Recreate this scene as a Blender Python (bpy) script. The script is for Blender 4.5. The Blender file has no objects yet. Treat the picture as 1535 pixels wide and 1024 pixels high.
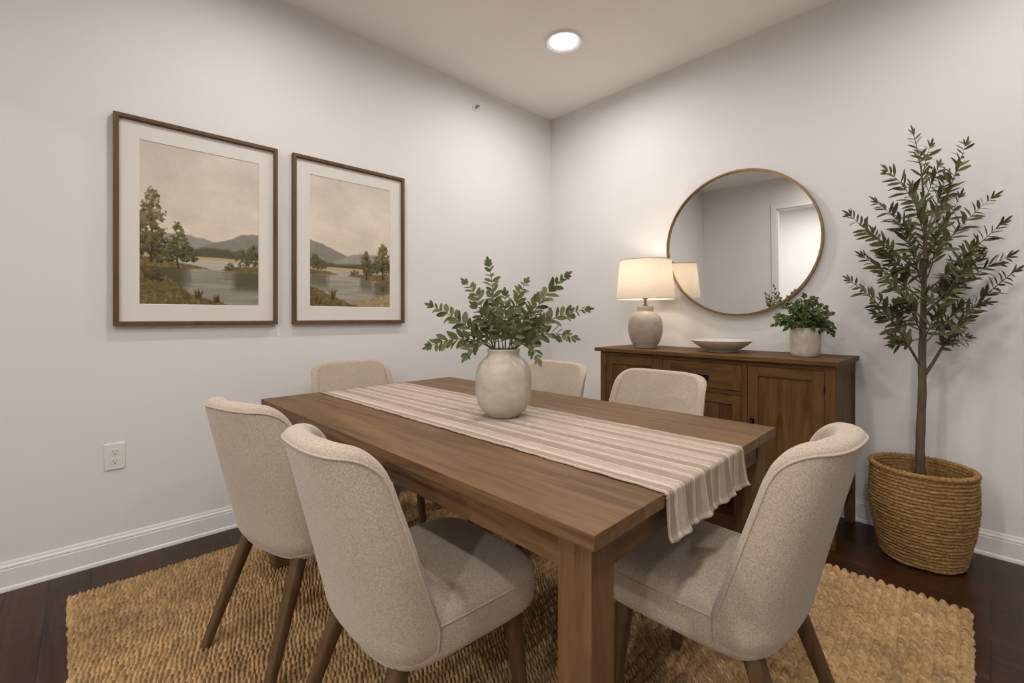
import bpy, bmesh, math, random
import numpy as np
from mathutils import Vector, Matrix, Euler

random.seed(7)
np.random.seed(7)
scene = bpy.context.scene
COL = scene.collection
PI = math.pi

# ------------------------------------------------------------------ camera, world, exposure
YAW = math.radians(46.833)
CAM_H = 1.13
FPX, CX, HZ = 673.0, 767.5, 475.0
cam_d = bpy.data.cameras.new('camera')
cam_d.sensor_width = 36.0
cam_d.lens = FPX / 1535.0 * 36.0
cam_d.shift_y = -(512.0 - HZ) / 1535.0
cam_d.clip_start = 0.02
cam = bpy.data.objects.new('camera', cam_d)
COL.objects.link(cam)
cam.location = (0, 0, CAM_H)
cam.rotation_euler = (PI / 2, 0, YAW)
scene.camera = cam

world = bpy.data.worlds.new('world')
scene.world = world
world.use_nodes = True
world.node_tree.nodes['Background'].inputs[0].default_value = (1, .93, .86, 1)
world.node_tree.nodes['Background'].inputs[1].default_value = 0.05

scene.view_settings.view_transform = 'Standard'
scene.view_settings.look = 'None'
scene.view_settings.gamma = 1.0
scene.view_settings.use_curve_mapping = False
scene.view_settings.exposure = 0.0

BACK_W = 11.0           # each fill light added behind the camera
HALL_W = 56.0           # each recessed light of the hall behind the opening
LAMP_W = 4.1            # bulb of the table lamp
LIGHT_COL = (1.0, 0.965, 0.93)

# room measures
XL, YB, XR, YF, H = -2.784, 3.106, 1.9, -1.5, 2.945
HALL_Y = -4.2
OPEN_X0, OPEN_X1, OPEN_Z = -1.72, 1.1, 2.5

_F = Vector((-math.sin(YAW), math.cos(YAW)))
_R = Vector((math.cos(YAW), math.sin(YAW)))


def on_depth(px, py, d):
    """photo point -> place at distance d in front of the lens"""
    p = _F * d + _R * (d * (px - CX) / FPX)
    return Vector((p.x, p.y, CAM_H - (py - HZ) / FPX * d))


# ------------------------------------------------------------------ mesh helpers
class MB:
    def __init__(self):
        self.v, self.f = [], []

    def add(self, vs, fs):
        b = len(self.v)
        self.v.extend([tuple(p) for p in vs])
        self.f.extend([tuple(i + b for i in f) for f in fs])
        return self

    def box(self, x0, y0, z0, x1, y1, z1):
        vs = [(x0, y0, z0), (x1, y0, z0), (x1, y1, z0), (x0, y1, z0),
              (x0, y0, z1), (x1, y0, z1), (x1, y1, z1), (x0, y1, z1)]
        return self.add(vs, [(0, 3, 2, 1), (4, 5, 6, 7), (0, 1, 5, 4), (1, 2, 6, 5), (2, 3, 7, 6), (3, 0, 4, 7)])

    def lathe(self, prof, n=64, c=(0, 0, 0), closed=False, rfun=None):
        vs, fs = [], []
        m = len(prof)
        for k, (r, z) in enumerate(prof):
            for i in range(n):
                a = 2 * PI * i / n
                rr = r * (rfun(a, k / max(1, m - 1)) if rfun else 1)
                vs.append((c[0] + rr * math.cos(a), c[1] + rr * math.sin(a), c[2] + z))
        rows = m if closed else m - 1
        for k in range(rows):
            k2 = (k + 1) % m
            for i in range(n):
                j = (i + 1) % n
                fs.append((k * n + i, k * n + j, k2 * n + j, k2 * n + i))
        b = len(self.v)
        self.add(vs, fs)
        if not closed:
            if prof[0][0] > 1e-6:
                self.f.append(tuple(b + i for i in reversed(range(n))))
            if prof[-1][0] > 1e-6:
                self.f.append(tuple(b + (m - 1) * n + i for i in range(n)))
        return self

    def tube(self, path, radii, n=8, caps=True):
        path = [Vector(p) for p in path]
        if not hasattr(radii, '__len__'):
            radii = [radii] * len(path)
        vs, fs = [], []
        up = None
        for k, p in enumerate(path):
            t = (path[min(k + 1, len(path) - 1)] - path[max(k - 1, 0)])
            if t.length < 1e-9:
                t = Vector((0, 0, 1))
            t.normalize()
            if up is None:
                up = t.orthogonal().normalized()
            else:
                up = (up - t * up.dot(t))
                up = up.normalized() if up.length > 1e-6 else t.orthogonal().normalized()
            s = t.cross(up)
            for i in range(n):
                a = 2 * PI * i / n
                vs.append(p + (up * math.cos(a) + s * math.sin(a)) * radii[k])
        m = len(path)
        for k in range(m - 1):
            for i in range(n):
                j = (i + 1) % n
                fs.append((k * n + i, k * n + j, (k + 1) * n + j, (k + 1) * n + i))
        if caps:
            fs.append(tuple(reversed(range(n))))
            fs.append(tuple((m - 1) * n + i for i in range(n)))
        return self.add(vs, fs)

    def grid(self, rows, flip=False, wrap=False):
        m, n = len(rows), len(rows[0])
        vs = [p for r in rows for p in r]
        fs = []
        for k in range(m - 1):
            for i in range(n if wrap else n - 1):
                j = (i + 1) % n
                q = (k * n + i, k * n + j, (k + 1) * n + j, (k + 1) * n + i)
                fs.append(q[::-1] if flip else q)
        return self.add(vs, fs)

    def build(self, name, mat, parent=None, smooth=None, bevel=0, seg=2, loc=None):
        me = bpy.data.meshes.new(name)
        me.from_pydata(self.v, [], self.f)
        me.update()
        bm = bmesh.new()
        bm.from_mesh(me)
        bmesh.ops.recalc_face_normals(bm, faces=bm.faces)
        bm.to_mesh(me)
        bm.free()
        if mat:
            me.materials.append(mat)
        if smooth is not None:
            me.polygons.foreach_set('use_smooth', [True] * len(me.polygons))
            if smooth < 179:
                me.set_sharp_from_angle(angle=math.radians(smooth))
        o = bpy.data.objects.new(name, me)
        COL.objects.link(o)
        if parent:
            o.parent = parent
        if loc:
            o.location = loc
        if bevel:
            md = o.modifiers.new('bevel', 'BEVEL')
            md.width = bevel
            md.segments = seg
            md.limit_method = 'ANGLE'
            md.angle_limit = math.radians(40)
            md.harden_normals = False
            if smooth is None:
                me.polygons.foreach_set('use_smooth', [True] * len(me.polygons))
                me.set_sharp_from_angle(angle=math.radians(35))
        return o


def empty(name, loc=(0, 0, 0), rz=0.0):
    o = bpy.data.objects.new(name, None)
    o.empty_display_size = .1
    COL.objects.link(o)
    o.location = loc
    o.rotation_euler = (0, 0, rz)
    return o


def tag(o, label, cat, group=None):
    o['label'] = label
    o['category'] = cat
    if group:
        o['group'] = group
    return o


def struct(o):
    o['kind'] = 'structure'
    return o


def copy_tree(o, parent=None):
    c = o.copy()
    COL.objects.link(c)
    if parent:
        c.parent = parent
    for ch in list(o.children):
        copy_tree(ch, c)
    return c


# ------------------------------------------------------------------ material helpers
class NT:
    def __init__(self, name):
        self.m = bpy.data.materials.new(name)
        self.m.use_nodes = True
        self.t = self.m.node_tree
        self.b = self.t.nodes['Principled BSDF']
        self.out = self.t.nodes['Material Output']

    def n(self, typ, **kw):
        nd = self.t.nodes.new(typ)
        for k, v in kw.items():
            if k.startswith('i_'):
                key = k[2:].replace('_', ' ')
                nd.inputs[key].default_value = v
            else:
                setattr(nd, k, v)
        return nd

    def l(self, a, ao, b, bi):
        self.t.links.new(a.outputs[ao] if not isinstance(ao, int) else a.outputs[ao],
                         b.inputs[bi] if not isinstance(bi, int) else b.inputs[bi])

    def coords(self, scale=(1, 1, 1), rot=(0, 0, 0), kind='Object'):
        tc = self.n('ShaderNodeTexCoord')
        mp = self.n('ShaderNodeMapping')
        mp.inputs['Scale'].default_value = scale
        mp.inputs['Rotation'].default_value = rot
        self.l(tc, kind, mp, 'Vector')
        return mp

    def noise(self, vec, scale, detail=3, rough=.55, dist=0.0):
        nd = self.n('ShaderNodeTexNoise')
        nd.inputs['Scale'].default_value = scale
        nd.inputs['Detail'].default_value = detail
        nd.inputs['Roughness'].default_value = rough
        nd.inputs['Distortion'].default_value = dist
        if vec:
            self.l(vec, 'Vector', nd, 'Vector')
        return nd

    def ramp(self, src, so, stops, interp='LINEAR'):
        r = self.n('ShaderNodeValToRGB')
        r.color_ramp.interpolation = interp
        els = r.color_ramp.elements
        while len(els) < len(stops):
            els.new(.5)
        for e, (p, c) in zip(els, stops):
            e.position = p
            e.color = (c[0], c[1], c[2], 1) if hasattr(c, '__len__') else (c, c, c, 1)
        self.l(src, so, r, 'Fac')
        return r

    def mix(self, fac, a, b, mode='MIX'):
        m = self.n('ShaderNodeMix', data_type='RGBA', blend_type=mode)
        for sock, val in ((m.inputs[0], fac), (m.inputs[6], a), (m.inputs[7], b)):
            if isinstance(val, tuple) and len(val) == 2 and hasattr(val[0], 'outputs'):
                self.t.links.new(val[0].outputs[val[1]], sock)
            elif hasattr(val, '__len__'):
                sock.default_value = (val[0], val[1], val[2], 1)
            else:
                sock.default_value = val
        return m

    def bump(self, src, so, strength, dist, prev=None):
        b = self.n('ShaderNodeBump')
        b.inputs['Strength'].default_value = strength
        b.inputs['Distance'].default_value = dist
        self.l(src, so, b, 'Height')
        if prev:
            self.l(prev, 'Normal', b, 'Normal')
        return b


def srgb(r, g, b):
    f = lambda c: (c / 255 / 12.92) if c / 255 <= .04045 else ((c / 255 + .055) / 1.055) ** 2.4
    return (f(r), f(g), f(b))


def plain(name, col, rough=.5, metal=0.0, spec=.5):
    k = NT(name)
    mp = k.coords()
    nz = k.noise(mp, 60, 3)
    c = k.ramp(nz, 'Fac', [(.3, tuple(x * .985 for x in col)), (.7, tuple(min(1, x * 1.01) for x in col))])
    k.l(c, 'Color', k.b, 'Base Color')
    k.b.inputs['Roughness'].default_value = rough
    k.b.inputs['Metallic'].default_value = metal
    k.b.inputs['Specular IOR Level'].default_value = spec
    return k.m


def paint(name, col, rough=.6, bump=.06):
    k = NT(name)
    mp = k.coords()
    nz = k.noise(mp, 1.1, 3)
    c = k.ramp(nz, 'Fac', [(.3, tuple(x * .975 for x in col)), (.7, tuple(min(1, x * 1.02) for x in col))])
    k.l(c, 'Color', k.b, 'Base Color')
    k.b.inputs['Roughness'].default_value = rough
    k.b.inputs['Specular IOR Level'].default_value = .25
    n2 = k.noise(mp, 260, 2)
    b = k.bump(n2, 'Fac', bump, .001)
    k.l(b, 'Normal', k.b, 'Normal')
    return k.m


def wood(name, axis, dark, mid, light, rough=.5, island=.0, fine=1.0, spec=.22):
    """grain runs along the object's own axis"""
    k = NT(name)
    st = {'x': (1.2, 14, 14), 'y': (14, 1.2, 14), 'z': (14, 14, 1.2)}[axis]
    tc = k.n('ShaderNodeTexCoord')
    geo = k.n('ShaderNodeNewGeometry')
    off = k.n('ShaderNodeVectorMath', operation='SCALE')
    off.inputs[0].default_value = (3.1, 5.3, 2.7)
    k.l(geo, 'Random Per Island', off, 'Scale')
    ad = k.n('ShaderNodeVectorMath', operation='ADD')
    k.l(tc, 'Object', ad, 0)
    k.l(off, 'Vector', ad, 1)
    mp = k.n('ShaderNodeMapping')
    mp.inputs['Scale'].default_value = st
    k.l(ad, 'Vector', mp, 'Vector')
    n1 = k.noise(mp, 1.6 * fine, 5, .6, 1.2)
    mp2 = k.n('ShaderNodeMapping')
    mp2.inputs['Scale'].default_value = tuple(s * (5 if s > 5 else 2.2) for s in st)
    k.l(ad, 'Vector', mp2, 'Vector')
    n2 = k.noise(mp2, 2.6, 4, .7)
    r1 = k.ramp(n1, 'Fac', [(.25, dark), (.5, mid), (.75, light)])
    r2 = k.ramp(n2, 'Fac', [(.3, (.62, .6, .58)), (.52, (1, 1, 1))])
    m = k.mix(.75, (r1, 'Color'), (r2, 'Color'), 'MULTIPLY')
    hsv = k.n('ShaderNodeHueSaturation')
    mr = k.n('ShaderNodeMapRange')
    mr.inputs['To Min'].default_value = 1 - island
    mr.inputs['To Max'].default_value = 1 + island
    k.l(geo, 'Random Per Island', mr, 'Value')
    k.l(mr, 'Result', hsv, 'Value')
    k.t.links.new(m.outputs[2], hsv.inputs['Color'])
    k.l(hsv, 'Color', k.b, 'Base Color')
    k.b.inputs['Roughness'].default_value = rough
    k.b.inputs['Specular IOR Level'].default_value = spec
    b = k.bump(n2, 'Fac', .18, .0012)
    k.l(b, 'Normal', k.b, 'Normal')
    return k.m


def linen(name, c0, c1, scale=1.0, bump=.35):
    k = NT(name)
    mp = k.coords()
    sx = k.n('ShaderNodeMapping')
    sx.inputs['Scale'].default_value = (1, 1, .3)
    k.l(mp, 'Vector', sx, 'Vector')
    sz = k.n('ShaderNodeMapping')
    sz.inputs['Scale'].default_value = (.3, .3, 1)
    k.l(mp, 'Vector', sz, 'Vector')
    a = k.noise(sx, 620 * scale, 1, .5)
    b = k.noise(sz, 620 * scale, 1, .5)
    mx = k.n('ShaderNodeMath', operation='ADD')
    k.l(a, 'Fac', mx, 0)
    k.l(b, 'Fac', mx, 1)
    hf = k.n('ShaderNodeMath', operation='MULTIPLY')
    k.l(mx, 'Value', hf, 0)
    hf.inputs[1].default_value = .5
    c = k.ramp(hf, 'Value', [(.36, c0), (.62, c1)])
    big = k.noise(mp, 9, 2)
    cb = k.ramp(big, 'Fac', [(.3, (.95, .95, .95)), (.7, (1.03, 1.03, 1.03))])
    m = k.mix(1.0, (c, 'Color'), (cb, 'Color'), 'MULTIPLY')
    k.t.links.new(m.outputs[2], k.b.inputs['Base Color'])
    k.b.inputs['Roughness'].default_value = .95
    k.b.inputs['Specular IOR Level'].default_value = .15
    k.b.inputs['Sheen Weight'].default_value = .25
    k.b.inputs['Sheen Roughness'].default_value = .5
    bp = k.bump(hf, 'Value', bump, .0015)
    k.l(bp, 'Normal', k.b, 'Normal')
    return k.m


def ceramic(name, c0, c1, rough=.45, scale=14):
    k = NT(name)
    mp = k.coords(scale=(1, 1, 1.6))
    n1 = k.noise(mp, scale, 6, .62, .5)
    n2 = k.noise(mp, 240, 2)
    c = k.ramp(n1, 'Fac', [(.3, c0), (.68, c1)])
    sp = k.ramp(n2, 'Fac', [(.3, (.86, .84, .82)), (.45, (1, 1, 1))])
    m = k.mix(.8, (c, 'Color'), (sp, 'Color'), 'MULTIPLY')
    k.t.links.new(m.outputs[2], k.b.inputs['Base Color'])
    k.b.inputs['Roughness'].default_value = rough
    b = k.bump(n1, 'Fac', .08, .003)
    k.l(b, 'Normal', k.b, 'Normal')
    return k.m


def leafmat(name, dark, light):
    k = NT(name)
    geo = k.n('ShaderNodeNewGeometry')
    c = k.ramp(geo, 'Random Per Island', [(0, dark), (1, light)])
    k.l(c, 'Color', k.b, 'Base Color')
    k.b.inputs['Roughness'].default_value = .55
    k.b.inputs['Specular IOR Level'].default_value = .35
    tr = k.n('ShaderNodeBsdfTranslucent')
    k.l(c, 'Color', tr, 'Color')
    mx = k.n('ShaderNodeMixShader')
    mx.inputs[0].default_value = .18
    k.l(k.b, 'BSDF', mx, 1)
    k.l(tr, 'BSDF', mx, 2)
    k.l(mx, 'Shader', k.out, 'Surface')
    return k.m


def emit(name, col, s):
    k = NT(name)
    k.b.inputs['Base Color'].default_value = (.9, .9, .9, 1)
    k.b.inputs['Emission Color'].default_value = (*col, 1)
    k.b.inputs['Emission Strength'].default_value = s
    return k.m


M = {}
M['wall'] = paint('wall_paint', (.755, .738, .726), .6)
M['ceiling'] = paint('ceiling_paint', (.95, .91, .87), .8)
M['trim'] = paint('trim_paint', (.80, .77, .75), .35, .02)
M['plastic'] = plain('white_plastic', (.78, .75, .72), .35)
M['ring'] = plain('white_trim_ring', (.9, .88, .86), .4)
M['slot'] = plain('dark_slot', (.015, .012, .01), .5)
WD, WM, WL = (.084, .044, .0175), (.153, .084, .036), (.212, .124, .057)
for ax in 'xyz':
    M['table_' + ax] = wood('table_wood_' + ax, ax, WD, WM, WL, .48, .1)
    M['side_' + ax] = wood('sideboard_wood_' + ax, ax, (.064, .031, .010), (.125, .067, .023), (.17, .098, .037), .5, .06, spec=.1)
M['leg'] = wood('chair_leg_wood', 'z', (.065, .035, .016), (.105, .059, .028), (.145, .085, .043), .5, .05)
M['frame'] = wood('picture_frame_wood', 'z', (.085, .048, .025), (.13, .078, .043), (.16, .1, .058), .5, .04)
M['linen'] = linen('chair_linen', (.355, .283, .217), (.545, .45, .363))
M['piping'] = linen('piping_linen', (.39, .315, .25), (.53, .445, .365))
M['brass'] = plain('aged_brass', (.27, .18, .09), .35, 1.0)
M['black'] = plain('black_iron', (.012, .011, .01), .4, .6)
M['soil'] = plain('potting_soil', (.022, .014, .009), .95)
M['bark'] = wood('olive_bark', 'z', (.065, .045, .028), (.125, .09, .06), (.18, .137, .095), .85, .0, 2.0)
M['stem'] = plain('green_brown_stem', (.10, .075, .035), .6)
M['olive'] = leafmat('olive_leaf', (.05, .054, .019), (.14, .138, .058))
M['leaf'] = leafmat('vase_leaf', (.054, .066, .019), (.14, .155, .058))
M['herb'] = leafmat('herb_leaf', (.045, .07, .02), (.13, .17, .06))
M['vase'] = ceramic('vase_ceramic', (.42, .36, .295), (.56, .49, .41), .5)
M['lampbase'] = ceramic('lamp_ceramic', (.36, .30, .245), (.46, .395, .33), .5, 20)
M['bowl'] = ceramic('bowl_ceramic', (.55, .50, .45), (.68, .63, .57), .4)
M['pot'] = ceramic('pot_ceramic', (.42, .35, .29), (.68, .61, .54), .6, 11)
M['mat'] = plain('mat_board', (.72, .685, .645), .9)


def floor_mat():
    k = NT('hardwood_floor')
    mp = k.coords()
    br = k.n('ShaderNodeTexBrick')
    br.offset = .37
    br.offset_frequency = 3
    br.inputs['Scale'].default_value = 1
    br.inputs['Brick Width'].default_value = 2.3
    br.inputs['Row Height'].default_value = .127
    br.inputs['Mortar Size'].default_value = .0016
    br.inputs['Mortar Smooth'].default_value = .3
    br.inputs['Color1'].default_value = (.0, .0, .0, 1)
    br.inputs['Color2'].default_value = (1, 1, 1, 1)
    br.inputs['Mortar'].default_value = (.5, .5, .5, 1)
    k.l(mp, 'Vector', br, 'Vector')
    sv = k.n('ShaderNodeVectorMath', operation='MULTIPLY')
    k.l(br, 'Color', sv, 0)
    sv.inputs[1].default_value = (7, 9, 5)
    av = k.n('ShaderNodeVectorMath', operation='ADD')
    k.l(mp, 'Vector', av, 0)
    k.l(sv, 'Vector', av, 1)
    st = k.n('ShaderNodeMapping')
    st.inputs['Scale'].default_value = (1.6, 15, 15)
    k.l(av, 'Vector', st, 'Vector')
    g = k.noise(st, 1.5, 6, .62, 1.5)
    c = k.ramp(g, 'Fac', [(.25, (.02, .008, .0035)), (.55, (.043, .018, .008)), (.8, (.072, .033, .015))])
    tone = k.ramp(br, 'Color', [(0, (.82, .8, .78)), (1, (1.18, 1.16, 1.12))])
    m = k.mix(1.0, (c, 'Color'), (tone, 'Color'), 'MULTIPLY')
    m2 = k.mix((br, 'Fac'), (m, 2), (.006, .004, .003))
    k.t.links.new(m2.outputs[2], k.b.inputs['Base Color'])
    k.b.inputs['Roughness'].default_value = .3
    k.b.inputs['Specular IOR Level'].default_value = .22
    inv = k.n('ShaderNodeMath', operation='SUBTRACT')
    inv.inputs[0].default_value = 1
    k.l(br, 'Fac', inv, 1)
    b = k.bump(inv, 'Value', .6, .0015)
    b2 = k.bump(g, 'Fac', .12, .002, b)
    k.l(b2, 'Normal', k.b, 'Normal')
    return k.m


def jute_mat(name, dark, mid, light, sc=(240, 60, 120), tint=None):
    k = NT(name)
    mp = k.coords()
    big = k.noise(mp, 5, 2)
    nz = k.noise(mp, 85, 3, .6)
    st = k.n('ShaderNodeMapping')
    st.inputs['Scale'].default_value = sc
    st.inputs['Rotation'].default_value = (0, 0, .5)
    k.l(mp, 'Vector', st, 'Vector')
    fb = k.noise(st, 4, 3, .7)
    c = k.ramp(nz, 'Fac', [(.25, dark), (.5, mid), (.75, light)])
    cf = k.ramp(fb, 'Fac', [(.3, (.78, .76, .72)), (.6, (1.06, 1.05, 1.03))])
    m = k.mix(.9, (c, 'Color'), (cf, 'Color'), 'MULTIPLY')
    cb = k.ramp(big, 'Fac', [(.3, (.88, .88, .87)), (.7, (1.08, 1.08, 1.08))])
    m2 = k.mix(1.0, (m, 2), (cb, 'Color'), 'MULTIPLY')
    if tint:
        ta = k.n('ShaderNodeAttribute')
        ta.attribute_name = tint
        m2 = k.mix(1.0, (m2, 2), (ta, 'Color'), 'MULTIPLY')
    k.t.links.new(m2.outputs[2], k.b.inputs['Base Color'])
    k.b.inputs['Roughness'].default_value = .9
    k.b.inputs['Specular IOR Level'].default_value = .2
    b = k.bump(fb, 'Fac', .5, .0015)
    k.l(b, 'Normal', k.b, 'Normal')
    return k.m


M['floor'] = floor_mat()
M['jute'] = jute_mat('jute_fibre', (.285, .18, .082), (.475, .31, .155), (.64, .44, .24), tint='Tint')
M['rush'] = jute_mat('basket_rush', (.15, .082, .03), (.31, .18, .068), (.45, .285, .12), (60, 60, 300))


def runner_mat():
    k = NT('striped_runner_cloth')
    mp = k.coords()
    sp = k.n('ShaderNodeSeparateXYZ')
    k.l(mp, 'Vector', sp, 'Vector')
    st = k.n('ShaderNodeMapRange')
    st.inputs['From Min'].default_value = -.235
    st.inputs['From Max'].default_value = .235
    k.l(sp, 'Y', st, 'Value')
    dk, md, lt, wh = (.38, .305, .245), (.44, .36, .295), (.51, .425, .355), (.63, .545, .465)
    stops = [(0, md), (.012, wh), (.022, dk), (.07, wh), (.098, lt), (.155, md), (.165, wh), (.178, dk), (.26, lt),
             (.285, wh), (.30, md), (.36, lt), (.40, wh), (.415, dk), (.485, wh), (.50, lt), (.55, md),
             (.60, wh), (.61, lt), (.68, dk), (.745, wh), (.76, lt), (.80, md), (.84, wh), (.855, lt), (.90, dk),
             (.965, wh), (.975, md)]
    rr = k.ramp(st, 'Result', stops, 'CONSTANT')
    ax = k.n('ShaderNodeMapping')
    ax.inputs['Scale'].default_value = (18, 700, 18)
    k.l(mp, 'Vector', ax, 'Vector')
    th = k.noise(ax, 1, 3, .7)
    cr = k.noise(mp, 380, 2, .6)
    c1 = k.ramp(th, 'Fac', [(.32, (.66, .64, .62)), (.6, (1.06, 1.05, 1.04))])
    m = k.mix(.8, (rr, 'Color'), (c1, 'Color'), 'MULTIPLY')
    c2 = k.ramp(cr, 'Fac', [(.35, (.82, .80, .78)), (.6, (1.05, 1.05, 1.05))])
    m2 = k.mix(.8, (m, 2), (c2, 'Color'), 'MULTIPLY')
    k.t.links.new(m2.outputs[2], k.b.inputs['Base Color'])
    k.b.inputs['Roughness'].default_value = .95
    k.b.inputs['Specular IOR Level'].default_value = .1
    b = k.bump(cr, 'Fac', .4, .002)
    b2 = k.bump(th, 'Fac', .4, .002, b)
    k.l(b2, 'Normal', k.b, 'Normal')
    return k.m


M['runner'] = runner_mat()


def print_mat():
    k = NT('landscape_print')
    at = k.n('ShaderNodeAttribute')
    at.attribute_name = 'Col'
    k.l(at, 'Color', k.b, 'Base Color')
    k.b.inputs['Roughness'].default_value = .7
    k.b.inputs['Specular IOR Level'].default_value = .2
    return k.m


M['print'] = print_mat()


def mirror_mat():
    k = NT('mirror_silver')
    k.b.inputs['Base Color'].default_value = (.86, .86, .85, 1)
    k.b.inputs['Metallic'].default_value = 1
    k.b.inputs['Roughness'].default_value = .015
    return k.m


M['mirror'] = mirror_mat()


def shade_mat():
    k = NT('lamp_shade_linen')
    mp = k.coords()
    n1 = k.noise(mp, 260, 2)
    c = k.ramp(n1, 'Fac', [(.35, (.74, .69, .61)), (.65, (.86, .82, .75))])
    tr = k.n('ShaderNodeBsdfTranslucent')
    k.l(c, 'Color', tr, 'Color')
    k.l(c, 'Color', k.b, 'Base Color')
    k.b.inputs['Roughness'].default_value = .9
    mx = k.n('ShaderNodeMixShader')
    mx.inputs[0].default_value = .5
    k.l(k.b, 'BSDF', mx, 1)
    k.l(tr, 'BSDF', mx, 2)
    k.l(mx, 'Shader', k.out, 'Surface')
    return k.m


M['shade'] = shade_mat()
M['lens'] = emit('downlight_lens', (1, .98, .96), 10)
M['bulb'] = emit('bulb_glow', (1, .75, .45), 8)

# ------------------------------------------------------------------ the room
T = .12


def wall(name, boxes, mat=None):
    b = MB()
    for q in boxes:
        b.box(*q)
    return struct(b.build(name, mat or M['wall']))


struct(MB().box(XL - T, HALL_Y - T, -.1, XR + T, YB + T, 0).build('floor', M['floor']))
struct(MB().box(XL - T, HALL_Y - T, H, XR + T, YB + T, H + .1).build('ceiling', M['ceiling']))
wall('wall_left', [(XL - T, HALL_Y - T, 0, XL, YB + T, H)])
wall('wall_back', [(XL, YB, 0, XR, YB + T, H)])
wall('wall_right', [(XR, HALL_Y - T, 0, XR + T, YB + T, H)])
wall('wall_front', [(XL, YF - T, 0, OPEN_X0, YF, H), (OPEN_X1, YF - T, 0, XR, YF, H),
                    (OPEN_X0, YF - T, OPEN_Z, OPEN_X1, YF, H)])
wall('wall_hall', [(XL, HALL_Y - T, 0, XR, HALL_Y, H)], M['wall'])

# baseboard with a moulded cap and a shoe, swept along a wall
BB = [(0, .118), (.0, .0), (.019, 0), (.0185, .008), (.0165, .0145), (.0125, .018), (.0125, .086), (.0105, .090),
      (.0115, .096), (.0105, .101), (.0065, .106), (.0055, .113), (.0035, .118)]


def baseboard(name, p0, p1, nrm):
    b = MB()
    rows = []
    for p in (p0, p1):
        rows.append([(p[0] + nrm[0] * d, p[1] + nrm[1] * d, z) for d, z in BB])
    b.grid(rows, wrap=True)
    n = len(BB)
    b.f.append(tuple(range(n)))
    b.f.append(tuple(range(n, 2 * n)))
    return struct(b.build(name, M['trim']))


baseboard('baseboard_left', (XL, YF), (XL, YB), (1, 0))
baseboard('baseboard_back', (XL, YB), (XR, YB), (0, -1))
baseboard('baseboard_right', (XR, YF), (XR, YB), (-1, 0))
baseboard('baseboard_front', (XL, YF), (OPEN_X0 - .07, YF), (0, 1))
baseboard('baseboard_hall', (XL, HALL_Y), (XR, HALL_Y), (0, 1))

# casing round the opening
cs = MB()
for yy in (YF, YF - T - .016):
    cs.box(OPEN_X0 - .07, yy, 0, OPEN_X0, yy + .016, OPEN_Z + .07)
    cs.box(OPEN_X1, yy, 0, OPEN_X1 + .07, yy + .016, OPEN_Z + .07)
    cs.box(OPEN_X0, yy, OPEN_Z, OPEN_X1, yy + .016, OPEN_Z + .07)
cs.box(OPEN_X0 - .001, YF - T, 0, OPEN_X0 + .018, YF, OPEN_Z)
cs.box(OPEN_X1 - .018, YF - T, 0, OPEN_X1 + .001, YF, OPEN_Z)
cs.box(OPEN_X0, YF - T, OPEN_Z - .018, OPEN_X1, YF, OPEN_Z + .001)
struct(cs.build('trim_1', M['trim'], bevel=.003))


# ------------------------------------------------------------------ recessed ceiling lights, some of them added fill
def downlight(x, y, label, watts, r=.118):
    e = empty('recessed_light', (x, y, H))
    tag(e, label, 'ceiling light', 'recessed ceiling lights')
    prof = [(r, 0), (r, -.012), (r * .985, -.015), (r * .965, -.0145), (r * .76, -.0055), (r * .74, -.003), (r * .74, 0)]
    MB().lathe(prof, 64, closed=True).build('trim_ring', M['ring'], e, 50)
    MB().lathe([(0.0, -.0075), (r * .5, -.007), (r * .735, -.0045), (r * .735, -.001), (0.0, -.001)], 48).build('lens', M['lens'], e)
    ld = bpy.data.lights.new('downlight', 'AREA')
    ld.shape = 'DISK'
    ld.size = r * 1.4
    ld.energy = watts
    ld.color = LIGHT_COL
    ld.spread = math.radians(174)
    lo = bpy.data.objects.new('downlight', ld)
    COL.objects.link(lo)
    lo.parent = e
    lo.location = (0, 0, -.0165)
    return e


downlight(-1.922, 2.27, 'round white recessed ceiling light glowing near the room corner', 14.0)
downlight(-1.922, .62, 'recessed ceiling light between the left wall and the dining table', 9.5)
downlight(-.80, 1.2, 'added recessed fill light above the middle of the dining table', 7.5)  # unseen lamp added to put more light on table and rug
downlight(.25, 2.27, 'recessed ceiling light above the right end of the sideboard wall', 11.0)
downlight(.25, .45, 'recessed ceiling light over the spot where the camera stands', 13.5)
downlight(-.95, -.85, 'added recessed fill light behind the camera, on the side of the left wall', BACK_W)  # unseen fill, added to light the chair backs from behind the camera
downlight(.25, -.85, 'added recessed fill light behind the camera near the middle of the room', BACK_W)  # companion fill lamp, also added out of view
downlight(-1.4, -2.9, 'recessed ceiling light in the hall left of the opening', HALL_W)
downlight(.8, -2.9, 'recessed ceiling light in the hall right of the opening', HALL_W)

# ------------------------------------------------------------------ sprinkler and outlet on the left wall
sp = empty('fire_sprinkler', (XL, 2.211, 2.778))
tag(sp, 'small white sidewall fire sprinkler high on the left wall', 'sprinkler')


def xlathe(prof, n=32):
    b = MB().lathe(prof, n)
    b.v = [(z, x, y) for x, y, z in b.v]
    return b


xlathe([(.031, 0), (.031, .002), (.027, .007), (.016, .009), (.0, .009)]).build('escutcheon', M['plastic'], sp, 50)
hd = xlathe([(.011, .009), (.011, .018), (.007, .02), (.006, .03), (.0, .03)], 20)
hd.box(.028, -.013, .006, .046, .013, .008)
hd.box(.02, -.012, -.002, .04, -.009, .002)
hd.box(.02, .009, -.002, .04, .012, .002)
hd.build('deflector', plain('chrome_grey', (.35, .34, .33), .3, .9), sp, 40)

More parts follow.
